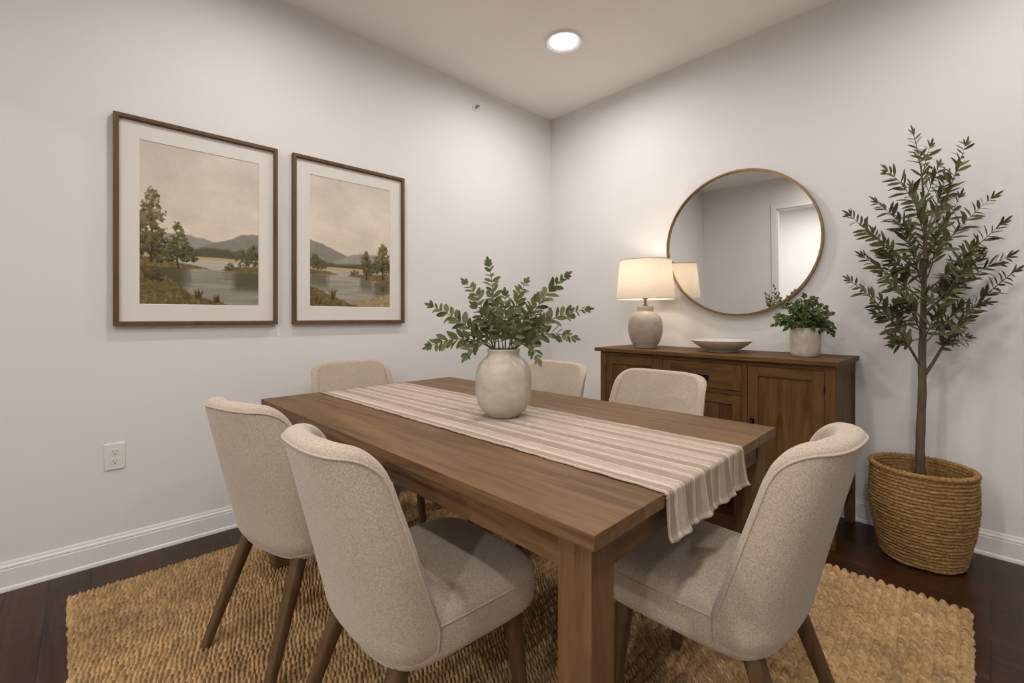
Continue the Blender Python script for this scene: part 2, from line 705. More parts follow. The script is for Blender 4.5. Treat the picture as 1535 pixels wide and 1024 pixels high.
ou = empty('wall_outlet', (XL, .081, .482))
tag(ou, 'white duplex power outlet on the left wall above the baseboard', 'power outlet')
pl = MB().box(0, -.037, -.061, .006, .037, .061)
pl.build('cover_plate', M['plastic'], ou, bevel=.003, seg=3)
for dz in (.021, -.021):
    rc = MB()
    pts = []
    for i in range(40):
        a = 2 * PI * i / 40
        y, z = .0165 * math.cos(a), .0175 * math.sin(a)
        z = max(-.0138, min(.0138, z))
        pts.append((y, z))
    rc.grid([[(.0055, y, z + dz) for y, z in pts], [(.0078, y * .98, z * .98 + dz) for y, z in pts]], wrap=True)
    rc.f.append(tuple(range(40, 80)))
    ro = rc.build('socket', M['plastic'], ou)
    sl = MB().box(.0072, -.0078, dz - .001, .0082, -.0058, dz + .0085)
    sl.box(.0072, .0058, dz + .0, .0082, .0078, dz + .008)
    g = xlathe([(.0028, .0072), (.0028, .0082)], 14)
    sl.add([(x, y, z + dz - .008) for x, y, z in g.v], g.f)
    sl.build('slots', M['slot'], ro)
MB().add(*(lambda g: (g.v, g.f))(xlathe([(.003, .006), (.003, .0072), (.0015, .0076)], 16))).build('screw', M['plastic'], ou, 40)


# ------------------------------------------------------------------ framed landscape prints
def vnoise(nx, ny, fx, fy, seed):
    rs = np.random.RandomState(seed)
    gx, gy = int(fx) + 3, int(fy) + 3
    g = rs.rand(gy, gx)
    xs = np.linspace(0, fx, nx)
    ys = np.linspace(0, fy, ny)
    xi, yi = xs.astype(int), ys.astype(int)
    xf, yf = xs - xi, ys - yi
    xf = xf * xf * (3 - 2 * xf)
    yf = yf * yf * (3 - 2 * yf)
    a = g[yi][:, xi]
    b = g[yi][:, xi + 1]
    c = g[yi + 1][:, xi]
    d = g[yi + 1][:, xi + 1]
    return (a * (1 - xf) + b * xf) * (1 - yf)[:, None] + (c * (1 - xf) + d * xf) * yf[:, None]


def fbm(nx, ny, fx, fy, seed, o=4):
    t = np.zeros((ny, nx))
    s = 0
    for k in range(o):
        w = .55 ** k
        t += w * vnoise(nx, ny, fx * 2 ** k, fy * 2 ** k, seed + k * 17)
        s += w
    return t / s


def landscape(kind, nx=230, ny=340):
    u = np.linspace(0, 1, nx)[None, :].repeat(ny, 0)
    v = np.linspace(0, 1, ny)[:, None].repeat(nx, 1)
    sd = 100 * kind
    im = np.zeros((ny, nx, 3))

    def sm(a, b, x):
        t = np.clip((x - a) / (b - a), 0, 1)
        return t * t * (3 - 2 * t)

    def over(mask, col):
        nonlocal im
        c = np.array(col, float)
        if c.ndim == 1:
            c = c[None, None, :]
        im = im * (1 - mask[..., None]) + c * mask[..., None]

    cl = fbm(nx, ny, 3, 7, sd + 1, 5)
    sky = np.array([210, 200, 188.]) + (v[..., None] < 2) * np.array([10, 6, 0.]) * (1 - sm(.45, 1, v))[..., None]
    sky = sky - (cl - .5)[..., None] * np.array([40, 38, 34.])
    im = sky
    n1 = fbm(nx, ny, 26, 38, sd + 5, 4)
    n2 = fbm(nx, ny, 60, 90, sd + 9, 3)
    n1d = fbm(nx, 2, 5, 1, sd + 3, 4)[0][None, :]

    def hill(pts, col, soft=.006, amp=.03):
        xs, ys = zip(*pts)
        h = np.interp(u[0], xs, ys)[None, :] + (n1d - .5) * amp
        m = 1 - sm(h - soft, h + soft, v)
        cc = np.array(col)[None, None, :] + (n1 - .5)[..., None] * 14 + ((h - v) * -20)[..., None]
        over(m, cc)

    def blobtree(cx, base, top, w, col, seed, trunk=True, shape=.75):
        rs = np.random.RandomState(seed)
        m = np.zeros((ny, nx))
        lit = np.zeros((ny, nx))
        hh = top - base
        for _ in range(120):
            t = rs.rand() ** .8
            prof = math.sin(PI * (0.12 + .83 * t) ** shape) if shape < 2 else 1 - t
            bx = cx + (rs.rand() * 2 - 1) * w * .75 * max(.12, prof)
            by = base + hh * (.16 + .8 * t)
            br = w * (.15 + .2 * rs.rand()) * (.55 + .45 * max(.1, prof))
            d = np.sqrt((u - bx) ** 2 + ((v - by) * 1.35) ** 2) / br + (n1 - .5) * 1.6 + (n2 - .5) * 2.0
            mm = (1 - sm(.62, 1.15, d)) * .9
            m = np.maximum(m, mm)
            lit = np.where(mm > .4, np.clip(.5 + (v - by) / br * .55 - (u - bx) / br * .25, 0, 1), lit)
        c = np.array(col, float)
        cc = c[None, None, :] * (.72 + .55 * lit + (n2 - .5) * .55)[..., None] + (lit * 12)[..., None]
        if trunk:
            over((np.abs(u - cx - .004 * np.sin(v * 60)) < .009) * ((v > base - .04) & (v < base + hh * .7)) * .9, c * .62)
        over(m * .96, cc)

    def reflect(cx, top, bot, w, col, a):
        d = np.abs(u - cx + (n1 - .5) * .05) / w
        m = (1 - sm(.5, 1.05, d)) * sm(bot, bot + .07, v) * (1 - sm(top - .01, top, v)) * a
        over(m, col)

    def band(up, lo, col, soft=.004, amp=.016, tex=26):
        h = np.interp(u[0], *zip(*up))[None, :] + (n1 - .5) * amp
        g = np.interp(u[0], *zip(*lo))[None, :] + (n1 - .5) * amp * .4
        m = (1 - sm(h - soft, h + soft, v)) * sm(g - soft, g + soft, v)
        over(m, np.array(col, float)[None, None, :] + ((n2 - .5) * tex + (n1 - .5) * 40)[..., None])

    def below(pts, col, soft=.006, amp=.02, tex=26, x0=-1, x1=2):
        xs, ys = zip(*pts)
        h = np.interp(u[0], xs, ys)[None, :] + (n1 - .5) * amp
        m = (1 - sm(h - soft, h + soft, v)) * ((u > x0) & (u < x1))
        cc = np.array(col, float)[None, None, :] + ((n2 - .5) * tex + (n1 - .5) * 44)[..., None]
        over(m, cc)

    water = np.array([168, 162, 149.])
    if kind == 1:
        hill([(0, .42), (.25, .455), (.38, .455), (.52, .425), (.68, .385), (1, .36)], (152, 147, 137))
        hill([(0, .33), (.4, .35), (.55, .395), (.7, .43), (.84, .485), (.93, .50), (1, .495)], (137, 132, 122))
        hill([(0, .34), (.42, .37), (.6, .36), (.75, .365), (1, .36)], (92, 88, 70), .012, .05)
        over(1 - sm(.313, .319, v), (186, 164, 124))
        rip = vnoise(nx, ny, 5, 90, 77)
        over(1 - sm(.292, .297, v + (n1 - .5) * .004), water + ((rip - .5) * 20)[..., None] - (sm(.02, .3, v) * -12)[..., None])
        over((1 - sm(.23, .25, v)) * .35, water - 30 + ((rip - .5) * 34)[..., None])
        reflect(.14, .25, .06, .24, (96, 88, 66), .75)
        reflect(.33, .26, .10, .09, (100, 92, 68), .6)
        reflect(.90, .24, .08, .17, (92, 86, 66), .8)
        reflect(.72, .24, .14, .06, (110, 102, 80), .5)
        over((1 - sm(.215, .26, v)) * .3, water - 50 + ((rip - .5) * 30)[..., None])
        band([(0, .30), (.18, .285), (.36, .262), (.5, .247), (.57, .236), (.6, .1)], [(0, .2), (.3, .225), (.45, .234), (.57, .237), (.6, .3)], (116, 101, 66))
        band([(.6, .1), (.64, .236), (.68, .248), (.8, .265), (1, .275)], [(.6, .3), (.64, .238), (.75, .232), (1, .215)], (112, 98, 62))
        reflect(.90, .225, .07, .17, (88, 82, 62), .8)
        reflect(.14, .24, .05, .26, (84, 77, 56), .8)
        blobtree(.955, .262, .42, .10, (78, 72, 44), 11, False)
        blobtree(.84, .262, .385, .065, (84, 79, 50), 12, False)
        blobtree(.73, .245, .285, .05, (88, 82, 52), 13, False)
        blobtree(.40, .268, .36, .06, (84, 78, 48), 14, False)
        blobtree(.29, .27, .53, .095, (92, 84, 50), 15, True, .62)
        blobtree(.17, .255, .37, .09, (76, 70, 42), 20, False)
        blobtree(.36, .26, .40, .07, (80, 74, 45), 22, False)
        blobtree(.25, .26, .40, .07, (80, 74, 45), 23, False)
        blobtree(.05, .27, .60, .15, (82, 75, 46), 16, False, .8)
        blobtree(.09, .30, .725, .13, (100, 91, 56), 17, True, .7)
        below([(0, .225), (.08, .21), (.2, .17), (.3, .125), (.4, .075), (.55, .045), (.72, .0), (1, -.1)], (108, 92, 57), .008, .05, 46)
        blobtree(.12, .15, .215, .07, (72, 64, 38), 19, False)
        tufts = [(.46, .045, .07, 26), (.61, .02, .06, 12), (.05, .16, .07, 12)]
    else:
        hill([(0, .50), (.12, .49), (.3, .445), (.5, .385), (.7, .36), (1, .35)], (138, 133, 123))
        hill([(0, .3), (.38, .385), (.5, .42), (.62, .43), (.8, .425), (1, .41)], (152, 147, 137))
        hill([(0, .36), (.25, .345), (.45, .34), (.7, .35), (1, .36)], (92, 88, 70), .012, .05)
        over(1 - sm(.305, .312, v), (186, 164, 124))
        rip = vnoise(nx, ny, 5, 90, 78)
        over(1 - sm(.285, .29, v + (n1 - .5) * .004), water + ((rip - .5) * 20)[..., None])
        over((1 - sm(.20, .255, v)) * .3, water - 46 + ((rip - .5) * 32)[..., None])
        band([(0, .285), (.2, .275), (.34, .252), (.37, .1)], [(0, .245), (.2, .248), (.34, .253), (.37, .3)], (116, 102, 68))
        band([(.40, .1), (.44, .243), (.5, .262), (.75, .27), (1, .28)], [(.40, .3), (.44, .245), (.6, .235), (1, .20)], (118, 102, 66))
        reflect(.10, .25, .12, .14, (88, 84, 64), .7)
        reflect(.68, .235, .10, .10, (94, 88, 66), .7)
        reflect(.9, .215, .06, .15, (90, 82, 58), .75)
        blobtree(.06, .275, .405, .075, (78, 73, 48), 31, False)
        blobtree(.15, .275, .36, .05, (82, 77, 52), 32, False)
        blobtree(.53, .255, .29, .06, (88, 82, 52), 33, False)
        blobtree(.68, .262, .465, .075, (84, 77, 46), 34, True, .6)
        blobtree(.80, .265, .40, .05, (84, 78, 50), 36, False)
        blobtree(.95, .262, .40, .07, (80, 74, 46), 38, False)
        blobtree(.70, .255, .35, .07, (80, 74, 46), 39, False)
        blobtree(.90, .27, .54, .11, (92, 84, 50), 35, True, .72)
        below([(.35, -.05), (.5, .03), (.7, .07), (.9, .10), (1, .115)], (158, 138, 98), .01, .03, 30, x0=.3)
        below([(0, .15), (.1, .135), (.2, .10), (.32, .065), (.45, .035), (.62, 0), (1, -.1)], (108, 92, 58), .008, .05, 44)
        tufts = [(.27, .055, .09, 24), (.9, .13, .07, 16), (.1, .02, .05, 10)]
    rs = np.random.RandomState(sd + 50)
    for cx, by, hh, n in tufts:
        for _ in range(n):
            lean = (rs.rand() - .5) * 1.3
            L = hh * (.5 + .5 * rs.rand())
            x0 = cx + (rs.rand() - .5) * .05
            t = np.clip((v - by) / L, 0, 1)
            d = np.abs(u - (x0 + lean * L * t * t))
            over(((d < .006 * (1 - t * .8)) & (v >= by) & (v <= by + L)) * .8, np.array([84, 72, 38.]) * (.7 + .5 * rs.rand()))
    im = im + ((n2 - .5) * 8)[..., None]
    a = np.clip(im, 0, 255) / 255
    return np.where(a <= .04045, a / 12.92, ((a + .055) / 1.055) ** 2.4)


def picture(y0, y1, z0, z1, iy0, iy1, iz0, iz1, kind, label):
    e = empty('framed_print', (XL, (y0 + y1) / 2, z0))
    tag(e, label, 'picture', 'framed landscape prints')
    w, h = (y1 - y0) / 2, z1 - z0
    fw, d0, d1 = .021, .004, .034
    prof = [(0, d0), (0, d1), (fw * .8, d1), (fw, d1 - .003), (fw, d0)]
    b = MB()
    cor = [(-1, 0), (1, 0), (1, 1), (-1, 1)]
    rows = []
    for sy, sz in cor + cor[:1]:
        rows.append([(d, sy * (w - i), (i if sz == 0 else h - i)) for i, d in prof])
    for k in range(4):
        b.grid([rows[k], rows[k + 1]], wrap=True)
    b.build('frame', M['frame'], e, bevel=.0015)
    MB().box(d0, -w + fw - .002, fw - .002, .012, w - fw + .002, h - fw + .002).build('backing_board', M['mat'], e)
    yc = (y0 + y1) / 2
    a0, a1, c0, c1 = iy0 - yc, iy1 - yc, iz0 - z0, iz1 - z0
    mb = MB()
    o = [(-w + fw, fw), (w - fw, fw), (w - fw, h - fw), (-w + fw, h - fw)]
    i_ = [(a0, c0), (a1, c0), (a1, c1), (a0, c1)]
    s = .0022
    i2 = [(a0 + s, c0 + s), (a1 - s, c0 + s), (a1 - s, c1 - s), (a0 + s, c1 - s)]
    mb.grid([[(.012, y, z) for y, z in o], [(.0165, y, z) for y, z in o], [(.0165, y, z) for y, z in i_], [(.0135, y, z) for y, z in i2]], wrap=True)
    mb.build('mat_board', M['mat'], e)
    col = landscape(kind)
    ny, nx = col.shape[:2]
    ys, zs = np.linspace(a0, a1, nx), np.linspace(c0, c1, ny)
    co = np.zeros((ny, nx, 3))
    co[..., 0] = .0135
    co[..., 1] = ys[None, :]
    co[..., 2] = zs[:, None]
    idx = np.arange(nx * ny).reshape(ny, nx)
    q = np.stack([idx[:-1, :-1], idx[:-1, 1:], idx[1:, 1:], idx[1:, :-1]], -1).reshape(-1, 4)
    me = bpy.data.meshes.new('print')
    me.from_pydata(co.reshape(-1, 3).tolist(), [], q.tolist())
    at = me.color_attributes.new('Col', 'FLOAT_COLOR', 'POINT')
    at.data.foreach_set('color', np.concatenate([col.reshape(-1, 3), np.ones((nx * ny, 1))], 1).astype(np.float32).ravel())
    me.materials.append(M['print'])
    p = bpy.data.objects.new('print', me)
    COL.objects.link(p)
    p.parent = e
    return e


picture(.074, .77, 1.088, 2.077, .167, .678, 1.19, 1.976, 1,
        'left framed lake print with a tall tree at its left edge')
picture(.850, 1.571, 1.088, 2.079, .949, 1.47, 1.192, 1.98, 2,
        'right framed lake print with trees on its right shore, nearer the corner')

# ------------------------------------------------------------------ jute rug
def make_rug():
    RX, RY = 2.55, 2.45
    PX, PY = .031, .0142
    dx, dy = .0035, .0023
    nx, ny = int(RX / dx), int(RY / dy)
    x = np.linspace(-RX / 2, RX / 2, nx)[None, :].repeat(ny, 0)
    y = np.linspace(-RY / 2, RY / 2, ny)[:, None].repeat(nx, 1)
    wob = (vnoise(nx, ny, 16, 60, 5) - .5) * .006 + (vnoise(nx, ny, 7, 9, 6) - .5) * .012
    cx = (x + wob) / PX
    ci = np.floor(cx)
    cf = cx - ci - .5
    rs = np.random.RandomState(3)
    jit = rs.rand(400)[(ci.astype(int) + 200) % 400]
    side = np.where(cf > 0, 1., 0.)
    sl = np.where((ci.astype(int) % 2) == 0, 1., 1.)
    jy = (vnoise(nx, ny, 40, 90, 8) - .5) * .009
    ty = (y + jy + sl * cf * .013) / PY + jit * 1.0
    ti = np.floor(ty)
    tf = ty - ti - .5
    rib = np.clip(1 - (np.abs(cf) / .45) ** 2.2, 0, 1) ** .7
    str_ = np.clip(1 - (np.abs(tf) / .44) ** 2.2, 0, 1) ** .7
    r2 = rs.rand(997)[((ti * 131 + ci * 37).astype(int)) % 997]
    z = .002 + .0215 * (.06 + .94 * rib) * (.16 + .84 * str_) * (.62 + .38 * r2)
    ed = np.minimum(RX / 2 - np.abs(x), RY / 2 - np.abs(y))
    z = z * np.clip(ed / .01, 0, 1) ** .5
    z[ed < 1e-6] = .0
    eyx = (vnoise(nx, ny, 120, 120, 9) - .5) * .008
    co = np.stack([x + eyx * (np.abs(x) > RX / 2 - .02), y + eyx * (np.abs(y) > RY / 2 - .02), z], -1)
    idx = np.arange(nx * ny).reshape(ny, nx)
    q = np.stack([idx[:-1, :-1], idx[:-1, 1:], idx[1:, 1:], idx[1:, :-1]], -1).reshape(-1)
    me = bpy.data.meshes.new('jute_rug')
    nf = len(q) // 4
    me.vertices.add(nx * ny)
    me.vertices.foreach_set('co', co.astype(np.float32).ravel())
    me.loops.add(len(q))
    me.loops.foreach_set('vertex_index', q.astype(np.int32))
    me.polygons.add(nf)
    me.polygons.foreach_set('loop_start', (np.arange(nf) * 4).astype(np.int32))
    me.polygons.foreach_set('loop_total', np.full(nf, 4, np.int32))
    me.polygons.foreach_set('use_smooth', np.ones(nf, bool))
    me.update(calc_edges=True)
    at = me.color_attributes.new('Tint', 'FLOAT_COLOR', 'POINT')
    tn = .74 + .42 * rs.rand(991)[((ti * 57 + ci * 113).astype(int)) % 991]
    at.data.foreach_set('color', np.stack([tn, tn, tn, np.ones_like(tn)], -1).astype(np.float32).ravel())
    me.materials.append(M['jute'])
    o = bpy.data.objects.new('jute_rug', me)
    COL.objects.link(o)
    o.location = (-1.285, 1.19, 0)
    o.rotation_euler = (0, 0, math.radians(1.6))
    tag(o, 'chunky braided jute rug under the dining table', 'rug')


make_rug()
FZ = .021     # what chair and table feet stand on

# ------------------------------------------------------------------ dining table
TX, TY, TL, TW, TR, TZ = -1.3703, 1.1162, 1.7914, 1.0542, .0337, .76
tb = empty('dining_table', (TX, TY, 0), TR)
tag(tb, 'rectangular brown wooden dining table with square legs on the jute rug', 'dining table')
top = MB()
TT = .029
pw = [.17, .18, .177, .18, .177, .1702]
yy = -TW / 2
for w_ in pw:
    top.box(-TL / 2, yy, TZ - TT, TL / 2, yy + w_, TZ)
    yy += w_
top.build('tabletop', M['table_x'], tb, bevel=.0013)
LG = .076
ins = .024
for sx in (-1, 1):
    for sy in (-1, 1):
        x1, y1 = sx * (TL / 2 - ins), sy * (TW / 2 - ins)
        x0, y0 = x1 - sx * LG, y1 - sy * LG
        MB().box(min(x0, x1), min(y0, y1), FZ, max(x0, x1), max(y0, y1), TZ - TT).build('leg', M['table_z'], tb, bevel=.003)
AP = .072
for sy in (-1, 1):
    y1 = sy * (TW / 2 - ins - .006)
    MB().box(-TL / 2 + ins + LG, min(y1, y1 - sy * .022), TZ - TT - AP, TL / 2 - ins - LG, max(y1, y1 - sy * .022), TZ - TT).build('apron', M['table_x'], tb, bevel=.0015)
for sx in (-1, 1):
    x1 = sx * (TL / 2 - ins - .006)
    MB().box(min(x1, x1 - sx * .022), -TW / 2 + ins + LG, TZ - TT - AP, max(x1, x1 - sx * .022), TW / 2 - ins - LG, TZ - TT).build('apron', M['table_y'], tb, bevel=.0015)


# ------------------------------------------------------------------ table runner
def make_runner():
    RW = .47
    xs0, xe = -TL / 2 + .02, TL / 2
    yc = -.04
    hang = .092
    path = []
    n = 60
    zt = TZ + .0022
    for i in range(n):
        path.append((xs0 + (xe - .004 - xs0) * i / (n - 1), zt, 0.))
    for i in range(1, 7):
        a = PI / 2 * i / 6
        path.append((xe - .004 + .0085 * math.sin(a), zt - .0085 + .0085 * math.cos(a), 0.))
    for i in range(1, 22):
        t = i / 21
        path.append((xe + .0045 + .004 * t ** 2, zt - .0085 - hang * t, t))
    ny = 72
    rows = []
    rs = np.random.RandomState(4)
    for k, (x, z, t) in enumerate(path):
        r = []
        for j in range(ny):
            s = j / (ny - 1)
            y = (s - .5) * RW
            edge = (1 if j == 0 else (-1 if j == ny - 1 else 0)) * .0025 * math.sin(k * 1.9 + (j > 3) * 2) * (1 if t == 0 else .3)
            fold = t * (.006 * math.sin(s * 2 * PI * 3.4 - 1.2) + .003 * math.sin(s * 2 * PI * 8.2)) + .003 * t
            zz = z + (.0006 * math.sin(s * 55 + k * .6) if t == 0 else 0) - t * (.003 * math.sin(s * 2 * PI * 3.4 + 1.0))
            if t == 0 and k < n:
                zz += .0008
            yy2 = y + edge + t * .012 * (s - .5) * -1
            curl = 0
            if t > .9:
                curl = (t - .9) * 10 * .006
            r.append((x + max(fold, -.002) + curl, yy2, zz))
        rows.append(r)
    b = MB().grid(rows)
    o = b.build('table_runner', M['runner'], None, 179)
    md = o.modifiers.new('thickness', 'SOLIDIFY')
    md.thickness = .0022
    md.offset = 0
    o.location = (TX - yc * -math.sin(TR) * 0 - math.sin(TR) * yc, TY + math.cos(TR) * yc, 0)
    o.rotation_euler = (0, 0, TR + .002)
    tag(o, 'cream and taupe striped woven runner along the dining table', 'table runner')


make_runner()


# ------------------------------------------------------------------ upholstered dining chairs
SZB, SZS = .362, .445      # underside and seam height of the seat


def shell_pt(phi, v, inner, dw=0.0, drop=0.0):
    zt = (.862 if dw > 0 else .851) - .008 * abs(math.cos(phi)) ** 2 - drop
    z = SZB + v * (zt - SZB)
    h = (z - SZB) / (.868 - SZB)
    yr = -.208 - .122 * h ** 1.12
    w = .212 + .018 * math.sin(PI * min(1, h * 1.05)) + dw * h
    low = max(0, 1 - (z - SZB) / .06)
    w -= .020 * low ** 2
    yr += .022 * low ** 2
    gs = -.088
    gt = yr + .10
    if z <= SZS:
        g = gs
    else:
        t = (z - SZS) / (.868 - SZS)
        g0 = -.088 + ((-.265 if dw > 0 else -.22) + .088) * t ** .92
        g = g0 - .0 * t
    top_r = max(0, (z - .80) / .068)
    w -= .004 * top_r ** 2
    if inner:
        w -= .032 if dw > 0 else .05
        yr += (.046 if dw > 0 else .056) + .012 * math.sin(PI * min(1, h))
        yr = min(yr, g - .012)
    n = 2.15 if inner else 2.7
    c, s = math.cos(phi), math.sin(phi)
    x = w * math.copysign(abs(c) ** (2 / n), c)
    y = g + (yr - g) * abs(s) ** (2 / n)
    return Vector((x, y, z))


def make_chair(dw):
    e = empty('dining_chair')
    NU, NV = 64, 34
    phis = [PI * (i / NU - .6 * math.sin(2 * PI * i / NU) / (2 * PI)) for i in range(NU + 1)]
    vs = [j / NV for j in range(NV + 1)]
    tl = [shell_pt(p, 1, False, dw) for p in phis]
    cum = [0.0]
    for q in range(NU):
        cum.append(cum[-1] + (tl[q + 1] - tl[q]).length)
    rc = .075
    drops = []
    for q in range(NU + 1):
        d = min(cum[q], cum[-1] - cum[q])
        drops.append(rc - math.sqrt(rc * rc - (rc - d) ** 2) if d < rc else 0.0)
    outer = [[shell_pt(p, v, False, dw, dp) for p, dp in zip(phis, drops)] for v in vs]
    inner = [[shell_pt(p, v, True, dw, dp) for p, dp in zip(phis, drops)] for v in vs]
    b = MB()
    b.grid(outer)
    b.grid(inner, flip=True)
    # rounded rim round the sides and the top
    rim = [(j, 0) for j in range(NV + 1)] + [(NV, i) for i in range(1, NU)] + [(j, NU) for j in range(NV, -1, -1)]
    cols = []
    nr = len(rim)
    for q, (j, i) in enumerate(rim):
        po, pi_ = outer[j][i], inner[j][i]
        ja, ia = rim[max(0, q - 2)]
        jb, ib = rim[min(nr - 1, q + 2)]
        tg = (outer[jb][ib] + inner[jb][ib]) - (outer[ja][ia] + inner[ja][ia])
        mid, hf = (po + pi_) / 2, (po - pi_) / 2
        od = tg.cross(hf)
        od = od.normalized() if od.length > 1e-9 else Vector((0, 0, 1))
        if od.dot(mid - Vector((0, -.12, .45))) < 0:
            od = -od
        k = (.42 if dw > 0 else .62) if j > 3 else .1
        cols.append([mid + hf * math.cos(t * PI / 8) + od * hf.length * k * math.sin(t * PI / 8) for t in range(9)])
    b.grid(cols)
    b.grid([outer[0], inner[0]])
    sh = b.build('backrest', M['linen'], e, 179)
    bm = bmesh.new()
    bm.from_mesh(sh.data)
    bmesh.ops.remove_doubles(bm, verts=bm.verts, dist=1e-5)
    bmesh.ops.recalc_face_normals(bm, faces=bm.faces)
    bm.to_mesh(sh.data)
    bm.free()
    pp = []
    for j, i in rim:
        po, pi_ = outer[j][i], inner[j][i]
        out = (po - pi_).normalized()
        pp.append(po + out * .0004)
    MB().tube(pp, .0033, 6).build('piping', M['piping'], sh, 179)
    # piping along the lower edge of the shell
    MB().tube([p + Vector((0, 0, .001)) for p in outer[0]], .0028, 6).build('lower_piping', M['piping'], sh, 179)

    # seat pad
    def outline(inset, n=72):
        pts = []
        yb, yf = -.185, .26
        for i in range(n):
            a = 2 * PI * i / n
            c, s = math.cos(a), math.sin(a)
            q = 5.0
            x = math.copysign(abs(c) ** (2 / q), c)
            y = math.copysign(abs(s) ** (2 / q), s)
            hw = .208 + .016 * (y * .5 + .5)
            pts.append((x * (hw - inset), (yb + yf) / 2 + y * ((yf - yb) / 2 - inset)))
        return pts

    lay = [(.362, .012), (.368, .003), (.38, 0), (SZS - .012, -.002), (SZS, 0), (SZS + .01, .003), (SZS + .022, .012), (SZS + .031, .03),
           (SZS + .037, .06), (SZS + .041, .10), (SZS + .043, .15)]
    rows = [[(x, y, z) for x, y in outline(i)] for z, i in lay]
    s = MB()
    s.grid(rows, wrap=True)
    n = 72
    s.f.append(tuple(range(n)))
    s.f.append(tuple((len(lay) - 1) * n + i for i in range(n)))
    st = s.build('seat', M['linen'], e, 60)
    ol = outline(-.0008, 160)
    ring = [(x, y, SZS) for x, y in ol if y > -.10]
    ring = sorted(ring, key=lambda p: math.atan2(p[0], p[1]))
    MB().tube(ring, .0028, 6).build('piping', M['piping'], st, 179)
    # legs
    for sx in (-1, 1):
        for rear in (True, False):
            if rear:
                p0, p1 = Vector((sx * .145, -.135, .40)), Vector((sx * .19, -.275, FZ))
            else:
                p0, p1 = Vector((sx * .170, .165, .40)), Vector((sx * .188, .205, FZ))
            l = MB()
            rws = []
            for k in range(7):
                t = k / 6
                p = p0.lerp(p1, t)
                r = .0235 * (1 - t) + .0145 * t
                row = []
                for q in range(16):
                    a = 2 * PI * q / 16
                    c, s2 = math.cos(a), math.sin(a)
                    row.append((p.x + r * math.copysign(abs(c) ** .6, c), p.y + r * math.copysign(abs(s2) ** .6, s2), p.z))
                rws.append(row)
            l.grid(rws, wrap=True)
            l.f.append(tuple(range(16)))
            l.f.append(tuple(6 * 16 + i for i in range(16)))
            l.build('leg', M['leg'], e, 60)
    return e


CH = [
    (-1.042, .645, 0.0, 'cream upholstered dining chair nearest the camera, on the near long side of the table'),
    (-1.695, .595, math.radians(14), 'cream upholstered dining chair on the near side of the table, closest to the wall outlet'),
    (-2.265, 1.10, -PI / 2, 'cream upholstered dining chair at the far left head of the table, under the prints'),
    (-1.725, 1.69, PI, 'cream upholstered dining chair across the table right behind the leafy vase'),
    (-1.085, 1.715, PI, 'cream upholstered dining chair across the table in front of the sideboard doors'),
    (-.518, 1.245, PI / 2, 'cream upholstered dining chair at the right head of the table, below the runner end'),
]
protos = {}
for i, (x, y, rz, lb) in enumerate(CH):
    dw = -.036 if i in (0, 1, 5) else .014
    if dw not in protos:
        c = protos[dw] = make_chair(dw)
    else:
        c = copy_tree(protos[dw])
    c.location = (x, y, 0)
    c.rotation_euler = (0, 0, rz)
    tag(c, lb, 'chair', 'dining chairs round the table')

# ------------------------------------------------------------------ sideboard
SX0, SX1, SY0, SY1, SZ = -1.875, -.512, 2.612, 3.088, .915
sb = empty('sideboard', ((SX0 + SX1) / 2, (SY0 + SY1) / 2, 0))
tag(sb, 'brown wooden sideboard with panelled doors and a drawer under the round mirror', 'sideboard')
ox, oy = (SX0 + SX1) / 2, (SY0 + SY1) / 2


def sbx(b, x0, y0, z0, x1, y1, z1):
    return b.box(x0 - ox, y0 - oy, z0, x1 - ox, y1 - oy, z1)


TH = .024
sbx(MB(), -1.91, 2.588, SZ - TH, -.494, 3.092, SZ).build('top', M['side_x'], sb, bevel=.0025)
BZ = .20
PS = .042
for x0 in (SX0, SX1 - PS):
    for y0 in (SY0, SY1 - PS):
        sbx(MB(), x0, y0, 0, x0 + PS, y0 + PS, SZ - TH).build('leg', M['side_z'], sb, bevel=.002)
sbx(MB(), SX0 + .004, SY0 + PS, BZ, SX0 + .016, SY1 - PS, SZ - TH).build('side_panel', M['side_z'], sb)
sbx(MB(), SX1 - .016, SY0 + PS, BZ, SX1 - .006, SY1 - PS, SZ - TH).build('side_panel', M['side_z'], sb)
sbx(MB(), SX0 + .017, SY1 - .02, BZ, SX1 - .017, SY1 - .008, SZ - TH).build('back_panel', M['side_z'], sb)
sbx(MB(), SX0 + .017, SY0 + .03, BZ, SX1 - .017, SY1 - .021, BZ + .02).build('bottom_panel', M['side_x'], sb)
for xa, xb in ((SX1 - .018, SX1 - .001), (SX0 + .001, SX0 + .018)):
    sbx(MB(), xa, SY0 + PS, SZ - TH - .06, xb, SY1 - PS, SZ - TH).build('side_rail', M['side_y'], sb, bevel=.001)
    sbx(MB(), xa, SY0 + PS, BZ, xb, SY1 - PS, BZ + .06).build('side_rail', M['side_y'], sb, bevel=.001)
FY0, FY1 = SY0 + .003, SY0 + .023
sbx(MB(), SX0 + PS, FY0, SZ - TH - .026, SX1 - PS, FY1, SZ - TH).build('face_rail', M['side_x'], sb, bevel=.001)
sbx(MB(), SX0 + PS, FY0, BZ, SX1 - PS, FY1, BZ + .03).build('face_rail', M['side_x'], sb, bevel=.001)
D = [SX0 + PS, -1.432, -1.407, -.936, -.911, SX1 - PS]
for k in (1, 3):
    sbx(MB(), D[k], FY0, BZ + .03, D[k + 1], FY1, SZ - TH - .026).build('face_stile', M['side_z'], sb, bevel=.001)
dr = MB()
ZT = SZ - TH - .026
ZD = .715
sbx(dr, D[2], FY0, ZD - .022, D[3], FY1, ZD)
dr.build('drawer_rail', M['side_x'], sb, bevel=.001)


